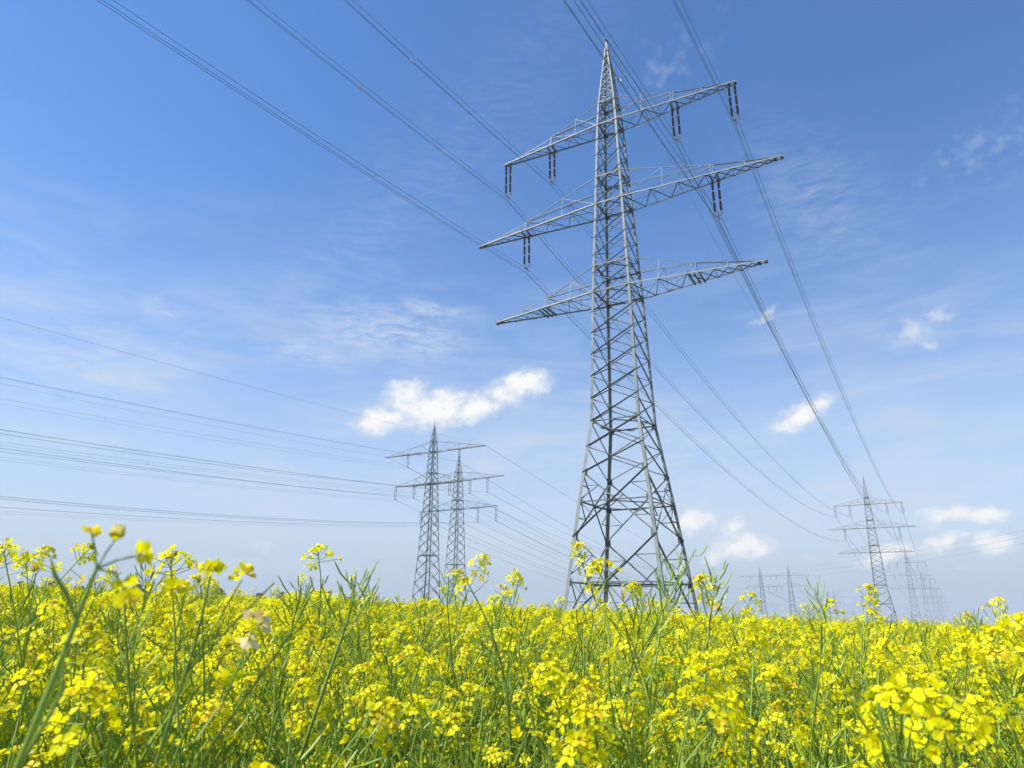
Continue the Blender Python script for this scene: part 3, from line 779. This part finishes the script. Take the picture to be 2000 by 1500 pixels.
def make_raceme(p, d, L, rnd, fl, size, hm, pm, sm, nf, npod, hi=True):
    """axis from p along d; flowers round the top, pods below; hm, pm, sm collect petals+buds, pods, stalks"""
    pts = []; q = Vector(p); dd = d.normalized(); bend = Vector((rnd.gauss(0, .2), rnd.gauss(0, .2), .10))
    n = 6
    for i in range(n + 1):
        pts.append(q.copy()); q = q + dd * L / n; dd = (dd + bend * .3).normalized()
    sm.tube(pts, [.0021 - .0012 * i / n for i in range(n + 1)], 4, 0, cap=False)

    def on(t): x = t * n; i = min(n - 1, int(x)); return pts[i].lerp(pts[i + 1], x - i)
    top = on(1.0); tdir = (pts[-1] - pts[-2]).normalized(); e = tdir.orthogonal().normalized(); g = tdir.cross(e)
    ph = rnd.uniform(0, 6)
    for i in range(nf):
        a = ph + i * 2.4 + rnd.uniform(-.3, .3); t = i / max(1, nf - 1)          # 0 = uppermost
        h = -.003 - .034 * fl * t ** 1.2 * rnd.uniform(.75, 1.2)
        el = 1.05 - 1.0 * t + rnd.uniform(-.2, .2)
        o = (e * math.cos(a) + g * math.sin(a)); pd = (o * math.cos(el) + tdir * math.sin(el)).normalized()
        st = top + tdir * h; c = st + pd * (.013 + .019 * t) * rnd.uniform(.8, 1.25)
        if hi: sm.tube([st, c], .0006, 3, 0, cap=False)
        nn = (pd + tdir * .35 + Vector((rnd.gauss(0, .25), rnd.gauss(0, .25), 0))).normalized()
        petal_flower(hm, c, nn, size * rnd.uniform(.8, 1.15), rnd, hi, close=rnd.choice((0, .1, .2, .9)))
    for i in range(0 if nf == 0 else 9 if hi else 3):
        a = rnd.uniform(0, 6.28); el = rnd.uniform(.5, 1.5); o = (e * math.cos(a) + g * math.sin(a)) * math.cos(el) + tdir * math.sin(el)
        bud(hm, top + o * rnd.uniform(.002, .008), o + tdir * .5, rnd.uniform(.006, .009), 1)
    for i in range(npod):
        t = .96 - (.9 * (i + rnd.random()) / npod); pt = on(t) if nf == 0 else on(max(.05, t * (1 - .055 * fl / L) if L > .1 else t))
        a = ph + i * 2.4; el = rnd.uniform(.1, .9); o = (e * math.cos(a) + g * math.sin(a)) * math.cos(el) + tdir * math.sin(el)
        if nf and L * (1 - t) < .05 * fl: continue
        pod(pm, pt, o, rnd.uniform(.022, .055) * (.55 + .45 * (1 - t)) * 1.25, rnd, .0013)
    return top


def leaf(mb, p, d, L, w, mi=0):
    d = d.normalized(); s = d.cross(Vector((0, 0, 1))); s = s.normalized() if s.length > .01 else Vector((1, 0, 0))
    pts = []; q = Vector(p); b = len(mb.v)
    for i in range(6):
        t = i / 5; ww = w * math.sin(math.pi * (.1 + .86 * t)) ** .8
        mb.v += [q - s * ww, q + s * ww - Vector((0, 0, ww * .3))]; q = q + d * L / 5; d = (d + Vector((0, 0, -.28))).normalized()
    for i in range(5): mb.f.append((b + 2 * i, b + 2 * i + 1, b + 2 * i + 3, b + 2 * i + 2)); mb.m.append(mi)


def plant_data(seed, H=1.2, hi=True, podded=False, nb=None, size=.0098, slim=False, lush=False):
    rnd = random.Random(seed)
    stem, leaves = MB(), MB(); heads = []; plist = []
    lean = Vector((rnd.gauss(0, .05), rnd.gauss(0, .05), 0)); pts = []
    n = 8
    for i in range(n + 1):
        t = i / n; pts.append(Vector((lean.x * t * t * 2 * H, lean.y * t * t * 2 * H, H * .74 * t)))
    stem.tube(pts, [.0058 - .0030 * i / n for i in range(n + 1)], 5 if hi else 3, 0, cap=False)
    nb = nb or rnd.randint(6, 8)

    def on(t): x = t * n; i = min(n - 1, int(x)); return pts[i].lerp(pts[i + 1], x - i)
    # main raceme
    def rac(p, d, L, main):
        hm = MB(); pods = MB(); plist.append(pods)
        if podded and rnd.random() < .8: nf, npd = rnd.choice((0, 0, 2, 4)), rnd.randint(14, 22)
        else: nf, npd = (rnd.randint(10, 18) if main or rnd.random() < .42 else rnd.choice((0, 0, 0, 3, 5, 7))), rnd.randint(10, 20)
        if slim and not main: nf = min(nf, 3)
        if lush: nf = 18 if main else 7
        top = make_raceme(p, d, L, rnd, rnd.uniform(.6, 1.15) * (1.15 if lush else 1), size * (1.08 if lush else 1), hm, pods, stem, nf, npd, hi)
        heads.append((hm, top)) if hm.v else None
    rac(pts[-1], (pts[-1] - pts[-2]), H * rnd.uniform(.24, .28), True)
    a0 = rnd.uniform(0, 6)
    for i in range(nb):
        t = .45 + .5 * (i + rnd.random() * .8) / nb; p = on(min(.97, t)); a = a0 + i * 2.4 + rnd.uniform(-.4, .4)
        o = Vector((math.cos(a), math.sin(a), 0)); topz = H * rnd.uniform(.80, .99) * (.82 if slim else 1); bl = rnd.uniform(.10, .2)
        d0 = (o * .75 + Vector((0, 0, 1))).normalized(); m1 = p + d0 * bl; d1 = (o * .28 + Vector((0, 0, 1))).normalized(); m2 = m1 + d1 * bl * .7
        L = max(.1, (topz - m2.z)); 
        stem.tube([p, p + d0 * bl * .5, m1, m2], [.0028, .0026, .0024, .0022], 4 if hi else 3, 0, cap=False)
        rac(m2, (d1 + o * rnd.uniform(-.1, .12)), L, False)
        if rnd.random() < .3: leaf(leaves, p, (o + Vector((0, 0, .5))), rnd.uniform(.03, .07), rnd.uniform(.003, .006))
    for i in range(6):
        t = rnd.uniform(.12, .6); a = rnd.uniform(0, 6.28); leaf(leaves, on(t), Vector((math.cos(a), math.sin(a), .45)), rnd.uniform(.12, .22), rnd.uniform(.014, .03))
    return stem, heads, plist, leaves


GRP = 'rapeseed plants at the near edge of the field'
NEAR_LABEL = 'green rapeseed plant with yellow flower heads standing in the dense near edge of the crop'


def build_plant(seed, podded=False, H=1.2, hi=True, slim=False, lush=False):
    stem, heads, pods, leaves = plant_data(seed, H, hi, podded, 3 if slim else None, slim=slim, lush=lush)
    root = empty('rapeseed_plant')
    stem.build('stem', M['stem'], root, True)
    leaves.build('foliage', M['leaf'], root, True)
    for pm in pods:
        if pm.v: pm.build('seed_pod_cluster', M['pod'], root)
    for hm, top in heads:
        h = hm.build('flower_head', [M['petal'], M['bud'], M['faded']], root)
    tag(root, NEAR_LABEL, 'plant', GRP)
    return root, max(t.z for _, t in heads), heads


VAR = []
for i in range(10):
    VAR.append(build_plant(100 + i, podded=i in (4, 7, 9)))
for i in range(4): VAR.append(build_plant(150 + i, slim=True, podded=i == 3))
VAR.append(build_plant(171, lush=True, slim=True))

# tall plants that stand against the sky or close to the eye: (x, y, top height relative to the eye, kind, label)
TALL = [(-0.60, 1.21, 0.080, 0, 'tall rapeseed plant with large domed yellow head above skyline, beside the blurred blossoms'),
        (-0.516, 1.828, 0.124, 10, 'lone tall rapeseed stalk with stacked yellow blossoms against the sky, left of the paired towers'),
        (0.219, 2.189, 0.180, 11, 'tall rapeseed stalk in front of the near tower, left leg side'),
        (0.187, 1.488, 0.090, 12, 'rapeseed plant with five bright blossoms before the near tower base, middle'),
        (0.508, 1.831, 0.074, 13, 'rapeseed plant with bare upcurved pods beside the right foot of the near tower'),
        (0.856, 2.455, 0.032, 12, 'rapeseed plant with round yellow head, under the distant pair of small towers'),
        (0.425, 2.362, 0.044, 6, 'broad headed rapeseed plant below the near tower, right of its dark leg'),
        (-1.073, 1.445, 0.110, 0, 'tall yellow rapeseed plant at the extreme left edge above the skyline'),
        (-1.053, 1.701, 0.110, 11, 'rapeseed plant with airy yellow head rising behind the blurred close stalk'),
        (-1.385, 1.960, 0.111, 10, 'small headed rapeseed plant against the sky near the left edge, second from it'),
        (-1.461, 2.150, 0.146, 13, 'thin rapeseed plant with mostly bare pods against the sky at left'),
        (-0.443, 1.950, 0.070, 7, 'rapeseed plant with long bare pods right of the lone tall stalk'),
        (-0.165, 2.194, 0.082, 11, 'rapeseed plant with yellow head in front of the paired distant towers'),
        (-0.093, 2.398, 0.151, 13, 'tall bare podded rapeseed plant just right of the paired towers'),
        (0.026, 2.600, 0.099, 0, 'rapeseed plant with yellow top midway between paired towers and near tower'),
        (1.250, 2.727, 0.019, 5, 'rapeseed plant with full yellow head below the right hand tower, left side'),
        (1.384, 2.662, 0.067, 12, 'slender rapeseed plant rising in front of the right hand tower'),
        (1.470, 2.842, 0.022, 10, 'short headed rapeseed plant at the foot of the right hand tower'),
        (1.843, 2.616, -0.021, 6, 'rapeseed plant with pale yellow head at the extreme right skyline'),
        (-0.448, 0.781, -0.085, 14, 'close blurred rapeseed plant with big bright yellow flower cluster at lower left'),
        (0.10, 0.95, -0.14, 14, 'close rapeseed plant with bright flower cluster at the bottom centre'),
        (0.30, 1.12, -0.10, 14, 'close rapeseed plant with bright flowers at bottom right of centre')]
rng = random.Random(77)
placed = []
used = set()


def put(vi, x, y, s, rz, label=None, tilt=(0, 0)):
    root = VAR[vi][0]
    t = root if vi not in used else copy_tree(root)
    used.add(vi)
    t.location = (x, y, gz(x, y)); t.rotation_euler = (tilt[0], tilt[1], rz); t.scale = (s, s, s)
    if label: t['label'] = label
    else: t['label'] = NEAR_LABEL
    placed.append((x, y))
    return t


# candidates of the regular crop
DENS = 0.178
cand = []
xr = int(16 / DENS)
for i in range(-xr, xr):
    for j in range(-xr, xr):
        x = (i + rng.uniform(.05, .95)) * DENS; y = (j + rng.uniform(.05, .95)) * DENS
        cand.append((math.hypot(x, y), x, y))
cand.sort()
near_ind = []; stuff_pts = []
N_IND = 300 - len(TALL) - 4
for r_, x, y in cand:
    az = abs(math.degrees(math.atan2(x, y)))
    if r_ < .5 or r_ > 15: continue
    if az < 41 and r_ > .55 and len(near_ind) < N_IND: near_ind.append((x, y))
    elif (az < 58 and r_ < 15) or r_ < 3.5: stuff_pts.append((x, y))
TAGT = {}
for (x, y, zt, vi, lab) in TALL:
    H = VAR[vi][1]; sc_ = (CZ + zt - gz(x, y)) / H; rz_ = rng.uniform(0, 6.28)
    tp_ = max((t for _, t in VAR[vi][2]), key=lambda q: q.z); c_, s_ = math.cos(rz_), math.sin(rz_)
    TAGT[lab] = put(vi, x - sc_ * (c_ * tp_.x - s_ * tp_.y), y - sc_ * (s_ * tp_.x + c_ * tp_.y), sc_, rz_, lab)
def crop_h(rr, rnd):
    h = 1.255 + rnd.gauss(0, .075) + (rnd.uniform(.05, .15) if rnd.random() < .11 else 0)
    return min(h, CZ - .12 - max(0, .8 - rr) * .4) if rr < 1.0 else min(h, CZ - .075) if rr < 1.6 else h
for x, y in near_ind:
    vi = rng.choice((0, 1, 2, 3, 5, 6, 8, 0, 1, 2, 3, 5, 6, 8, 4, 7, 9)); h = crop_h(math.hypot(x, y), rng)
    put(vi, x, y, h / VAR[vi][1], rng.uniform(0, 6.28), None, (rng.gauss(0, .06), rng.gauss(0, .06)) if math.hypot(x, y) > .95 else (0, 0))

# ---- the blurred plant close to the lens at the left: leaning stalk, four separate blossoms


def hero():
    rnd = random.Random(9); root = empty('rapeseed_plant', (-0.33, 0.40, gz(-.33, .40)))
    o = Vector(root.location)
    P = lambda x, y, z: Vector((x, y, z + CZ)) - o
    st = MB()
    main = [Vector((0, 0, 0)), P(-.315, .40, -.9), P(-.29, .39, -.5), P(-.265, .383, -.22), P(-.252, .385, -.083), P(-.244, .389, -.035), P(-.238, .387, -.010), P(-.232, .386, .018)]
    st.tube(main, [.0036, .0033, .0028, .0023, .0019, .0016, .0013, .001], 6, 0, cap=False)
    tops = [P(-.237, .383, .037), P(-.227, .389, .033), P(-.215, .395, .026), P(-.221, .397, .008)]
    for t in tops[:3]: st.tube([main[-1], main[-1].lerp(t, .5) + Vector((0, 0, .001)), t], [.0007, .0006, .0006], 4, 0, cap=False)
    st.tube([main[-1], main[-1].lerp(tops[3], .6) + Vector((0, 0, .004)), tops[3]], [.0007, .0006, .0006], 4, 0, cap=False)
    st.tube([main[-2], P(-.245, .385, .004), P(-.252, .382, .014), P(-.256, .381, .024)], [.0008, .0012, .0012, .0003], 4, 0, cap=False)
    st.tube([main[4], P(-.242, .385, -.06), P(-.236, .384, -.045), P(-.240, .384, -.02)], [.0014, .0012, .0013, .0003], 4, 0, cap=False)
    st.build('stem', M['stem'], root, True)
    lf = MB()
    for i in range(5): a = rnd.uniform(0, 6.28); leaf(lf, main[1].lerp(main[2], rnd.random()), Vector((math.cos(a), math.sin(a), .4)), .16, .025)
    lf.build('foliage', M['leaf'], root, True)
    for i, t in enumerate(tops):
        h = MB()
        if i == 1:
            for k in range(3): bud(h, t, Vector((.3 * k - .2, .1, 1)), .011, 1)
            petal_flower(h, t, Vector((.2, -.3, 1)), .0045, rnd, True, 1.2)
        else:
            petal_flower(h, t, Vector(((-.2, 0, .9, .5)[i], -.4, (1, 1, .4, -.3)[i])), (.0065, 0, .0085, .0095)[i], rnd, True, .75)
            petal_flower(h, t + Vector((.001, .002, -.002)), Vector(((-.2, 0, .9, .2)[i], .3, (.8, 1, .2, -.8)[i])), (.0055, 0, .007, .0085)[i], rnd, True, .9)
        h.build('flower_head', [M['petal'], M['bud'], M['faded']], root)
    pm = MB()
    for i in range(5): pod(pm, main[2].lerp(main[3], i / 5), Vector((rnd.gauss(0, 1), rnd.gauss(0, 1), .5)), .05, rnd)
    pm.build('seed_pod_cluster', M['pod'], root)
    tag(root, 'leaning rapeseed stalk close to the lens at left, blurred, with a few separate blossoms', 'plant', GRP)
    # the wilted one beside it
    root2 = empty('rapeseed_plant', (-0.30, 0.60, gz(-.3, .6))); o = Vector(root2.location)
    st = MB(); m2 = [Vector((0, 0, 0)), P(-.33, .62, -.6), P(-.325, .64, -.3), P(-.30, .66, -.16), P(-.285, .67, -.03), P(-.28, .675, .03)]
    P = lambda x, y, z: Vector((x, y, z + CZ)) - o
    m2 = [Vector((0, 0, 0)), P(-.33, .62, -.6), P(-.34, .64, -.3), P(-.315, .66, -.16), P(-.295, .67, -.03), P(-.293, .675, .028)]
    st.tube(m2, [.004, .003, .0024, .0019, .0014, .001], 5, 0, cap=False)
    for q in (P(-.262, .675, .022), P(-.325, .675, .01), P(-.232, .68, .02)):
        st.tube([m2[3].lerp(m2[4], .75), m2[4].lerp(q, .5) - Vector((0, 0, .012)), q], .001, 3, 0, cap=False)
    st.tube([m2[2], P(-.27, .68, -.12), P(-.215, .69, -.03), P(-.195, .69, .015)], [.0014, .0013, .0011, .0007], 4, 0, cap=False)
    st.build('stem', M['stem'], root2, True)
    lf = MB()
    for i in range(4): a = rnd.uniform(0, 6.28); leaf(lf, m2[1].lerp(m2[2], rnd.random()), Vector((math.cos(a), math.sin(a), .4)), .14, .022)
    lf.build('foliage', M['leaf'], root2, True)
    for i, t in enumerate((m2[-1], P(-.262, .675, .022), P(-.325, .675, .01))):
        h = MB()
        for k in range((7, 3, 4)[i]):
            v = Vector((rnd.gauss(0, 1), rnd.gauss(0, 1), rnd.uniform(0, 1.2))).normalized(); petal_flower(h, t + v * .009, v, .0085, rnd, True, rnd.choice((.2, .8)))
        h.build('flower_head', [M['petal'], M['bud'], M['faded']], root2)
    h = MB()
    for k in range(4): v = Vector((rnd.gauss(0, 1), rnd.gauss(0, 1) - .5, rnd.gauss(0, 1))).normalized(); petal_flower(h, P(-.240, .66, -.022) + v * .010, v, .011, rnd, True, .5, 3)
    st2 = MB(); st2.tube([P(-.27, .68, -.10), P(-.25, .668, -.05), P(-.240, .66, -.022)], .0009, 4, 0, cap=False); st2.build('flower_stalk', M['stem'], root2)
    w = h.build('flower_head', [M['faded'], M['bud'], M['wilted'], M['wilted']], root2); w['label'] = 'wilted pale blossom caught between two stalks'
    tag(root2, 'near blurred rapeseed plant with a wilted pale blossom, left of the lone tall stalk', 'plant', GRP)


hero()

# ---- crop beyond: one object, geometry nodes over points
SRC = bpy.data.collections.new('crop_sources')          # never linked to the scene


def src_obj(i, mb_list):
    v, f, mi = [], [], []
    for mb, off in mb_list:
        b = len(v); v += [tuple(p) for p in mb.v]; f += [tuple(q + b for q in fc) for fc in mb.f]; mi += [m_ + off for m_ in mb.m]
    me = bpy.data.meshes.new('crop_source_%02d' % i); me.from_pydata(v, [], f)
    for n_ in ('petal', 'bud', 'faded', 'stem', 'leaf', 'pod'): me.materials.append(M[n_])
    me.polygons.foreach_set('material_index', mi); me.update()
    o = bpy.data.objects.new('crop_source_%02d' % i, me); SRC.objects.link(o)


nsrc = 0
for i in range(8):          # whole plants
    stem, heads, pods, leaves = plant_data(300 + i, 1.0, False, podded=i in (3, 6), size=.0102)
    src_obj(nsrc, [(stem, 3), (leaves, 4)] + [(p_, 5) for p_ in pods] + [(h, 0) for h, _ in heads]); nsrc += 1


def rough_patch(seed, size, nplants, level):
    """a square of crop seen from farther off: stalks, pods and flower clusters made of loose petals"""
    rnd = random.Random(seed); mb = MB()
    for k in range(nplants):
        x0, y0 = rnd.uniform(-size / 2, size / 2), rnd.uniform(-size / 2, size / 2); h = .955 + rnd.gauss(0, .07) + (rnd.uniform(.08, .16) if rnd.random() < .12 else 0)
        for q in range(5 if level == 0 else 4):
            a = rnd.uniform(0, 6.28); rr = rnd.uniform(.02, .13); x, y = x0 + math.cos(a) * rr, y0 + math.sin(a) * rr; hh = h * rnd.uniform(.83, 1.0)
            w = .0022 if level == 0 else .006
            b = len(mb.v); s = Vector((math.cos(a + 1), math.sin(a + 1), 0)) * w
            low = Vector((x0, y0, hh * .45)); tp = Vector((x, y, hh))
            mb.v += [low - s, low + s, tp]; mb.f.append((b, b + 1, b + 2)); mb.m.append(3)
            for i in range(8 if level == 0 else 3):
                c = low.lerp(tp, rnd.uniform(.35, .93)); d = Vector((rnd.gauss(0, 1), rnd.gauss(0, 1), 1.1)).normalized() * (.055 if level == 0 else .1)
                b = len(mb.v); ss = d.orthogonal().normalized() * (.0013 if level == 0 else .006)
                mb.v += [c - ss, c + ss, c + d]; mb.f.append((b, b + 1, b + 2)); mb.m.append(5)
            nn = (15 if rnd.random() < .62 else 3) if level == 0 else (5 if rnd.random() < .75 else 1); sz = .0085 if level == 0 else .021
            for i in range(nn):
                v = Vector((rnd.gauss(0, 1), rnd.gauss(0, 1), rnd.gauss(.1, .8))).normalized() * rnd.uniform(.015, .03)
                c = tp + v + Vector((0, 0, -.018)); e1 = Vector((rnd.gauss(0, 1), rnd.gauss(0, 1), rnd.gauss(0, .7))).normalized(); e2 = e1.cross(v).normalized() if e1.cross(v).length > .001 else e1.orthogonal()
                e1 = e1 * sz; e2 = e2 * sz * .85; b = len(mb.v)
                mb.v += [c - e1, c + e2, c + e1, c - e2]; mb.f.append((b, b + 1, b + 2, b + 3)); mb.m.append(2 if rnd.random() < .12 else 0)
        if level == 0:
            for i in range(3): a = rnd.uniform(0, 6.28); leaf(mb, Vector((x0, y0, rnd.uniform(.2, .55))), Vector((math.cos(a), math.sin(a), .4)), .2, .03, 4)
        else:
            b = len(mb.v); a = rnd.uniform(0, 3.14); s = Vector((math.cos(a), math.sin(a), 0)) * .1
            mb.v += [Vector((x0, y0, .1)) - s, Vector((x0, y0, .1)) + s, Vector((x0, y0, .78)) + s * .8, Vector((x0, y0, .78)) - s * .8]; mb.f.append((b, b + 1, b + 2, b + 3)); mb.m.append(4)
    return mb


for i in range(5): src_obj(nsrc, [(rough_patch(500 + i, 1.0, 34, 0), 0)]); nsrc += 1     # 8..12
for i in range(4): src_obj(nsrc, [(rough_patch(600 + i, 4.0, 300, 1), 0)]); nsrc += 1     # 13..16
pts, vr, rot, scl = [], [], [], []
for x, y in stuff_pts:
    pts.append((x, y, gz(x, y))); vr.append(rng.randrange(8)); tl = .05 if math.hypot(x, y) > 1 else 0; rot.append((rng.gauss(0, 1) * tl, rng.gauss(0, 1) * tl, rng.uniform(0, 6.28))); scl.append(crop_h(math.hypot(x, y), rng))
n1 = 0
for i in range(-70, 70):
    for j in range(-5, 62):
        x, y = i + .5, j + .5; r_ = math.hypot(x, y); az = abs(math.degrees(math.atan2(x, y)))
        if r_ <= 14.6 or r_ > 62 or az > 50: continue
        pts.append((x + rng.uniform(-.1, .1), y + rng.uniform(-.1, .1), gz(x, y))); vr.append(8 + rng.randrange(5)); rot.append((0, 0, rng.uniform(0, 6.28))); scl.append(1.265 + rng.gauss(0, .035))
for i in range(-95, 95):
    for j in range(-2, 100):
        x, y = i * 3.6, j * 3.6; r_ = math.hypot(x, y); az = abs(math.degrees(math.atan2(x, y)))
        if r_ <= 60 or r_ > 350 or az > 47: continue
        pts.append((x + rng.uniform(-.3, .3), y + rng.uniform(-.3, .3), gz(x, y) - .02)); vr.append(13 + rng.randrange(4)); rot.append((0, 0, rng.uniform(0, 6.28))); scl.append(1.265 + rng.gauss(0, .04))
print('crop points', len(pts), 'stuff near', len(stuff_pts), 'individual', len(placed))
me = bpy.data.meshes.new('rapeseed_crop'); me.from_pydata(pts, [], [])
a = me.attributes.new('variant', 'INT', 'POINT'); a.data.foreach_set('value', vr)
a = me.attributes.new('turn', 'FLOAT_VECTOR', 'POINT'); a.data.foreach_set('vector', np.array(rot, 'f').ravel())
a = me.attributes.new('size', 'FLOAT', 'POINT'); a.data.foreach_set('value', scl)
crop = bpy.data.objects.new('rapeseed_crop', me); COL.objects.link(crop)
tag(crop, 'dense yellow flowering rapeseed crop filling the field behind the nearest plants', 'crop', kind='stuff')
ng = bpy.data.node_groups.new('crop_scatter', 'GeometryNodeTree')
ng.interface.new_socket('Geometry', in_out='INPUT', socket_type='NodeSocketGeometry'); ng.interface.new_socket('Geometry', in_out='OUTPUT', socket_type='NodeSocketGeometry')
gi = ng.nodes.new('NodeGroupInput'); go = ng.nodes.new('NodeGroupOutput')
iop = ng.nodes.new('GeometryNodeInstanceOnPoints'); ci = ng.nodes.new('GeometryNodeCollectionInfo')
ci.inputs['Collection'].default_value = SRC; ci.inputs['Separate Children'].default_value = True; ci.inputs['Reset Children'].default_value = True


def named(nm, ty):
    n = ng.nodes.new('GeometryNodeInputNamedAttribute'); n.data_type = ty; n.inputs['Name'].default_value = nm; return n.outputs['Attribute']


e2r = ng.nodes.new('FunctionNodeEulerToRotation'); ng.links.new(named('turn', 'FLOAT_VECTOR'), e2r.inputs[0])
ng.links.new(gi.outputs[0], iop.inputs['Points']); ng.links.new(ci.outputs[0], iop.inputs['Instance'])
iop.inputs['Pick Instance'].default_value = True
ng.links.new(named('variant', 'INT'), iop.inputs['Instance Index']); ng.links.new(e2r.outputs[0], iop.inputs['Rotation']); ng.links.new(named('size', 'FLOAT'), iop.inputs['Scale'])
ng.links.new(iop.outputs[0], go.inputs[0])
md = crop.modifiers.new('scatter', 'NODES'); md.node_group = ng

# ------------------------------------------------------------------ haze
HAZE = 0.00036
hm_, nt, out = mat('haze_air')
pv = nt.nodes.new('ShaderNodeVolumePrincipled'); pv.inputs['Color'].default_value = (0.72, 0.80, 0.88, 1); pv.inputs['Density'].default_value = HAZE; pv.inputs['Anisotropy'].default_value = 0.0
nt.links.new(pv.outputs[0], out.inputs['Volume'])
zlo, zhi = min(v[2] for v in gv) - 1.0, 66.0
x0, x1, y0, y1 = -3450, 3450, -1550, 4050
hv = [(x, y, z) for z in (zlo, zhi) for x, y in ((x0, y0), (x1, y0), (x1, y1), (x0, y1))]
tag(new_obj('haze', hv, [(0, 3, 2, 1), (4, 5, 6, 7), (0, 1, 5, 4), (1, 2, 6, 5), (2, 3, 7, 6), (3, 0, 4, 7)], hm_), 'thin pale spring haze over the whole field', None, kind='stuff')
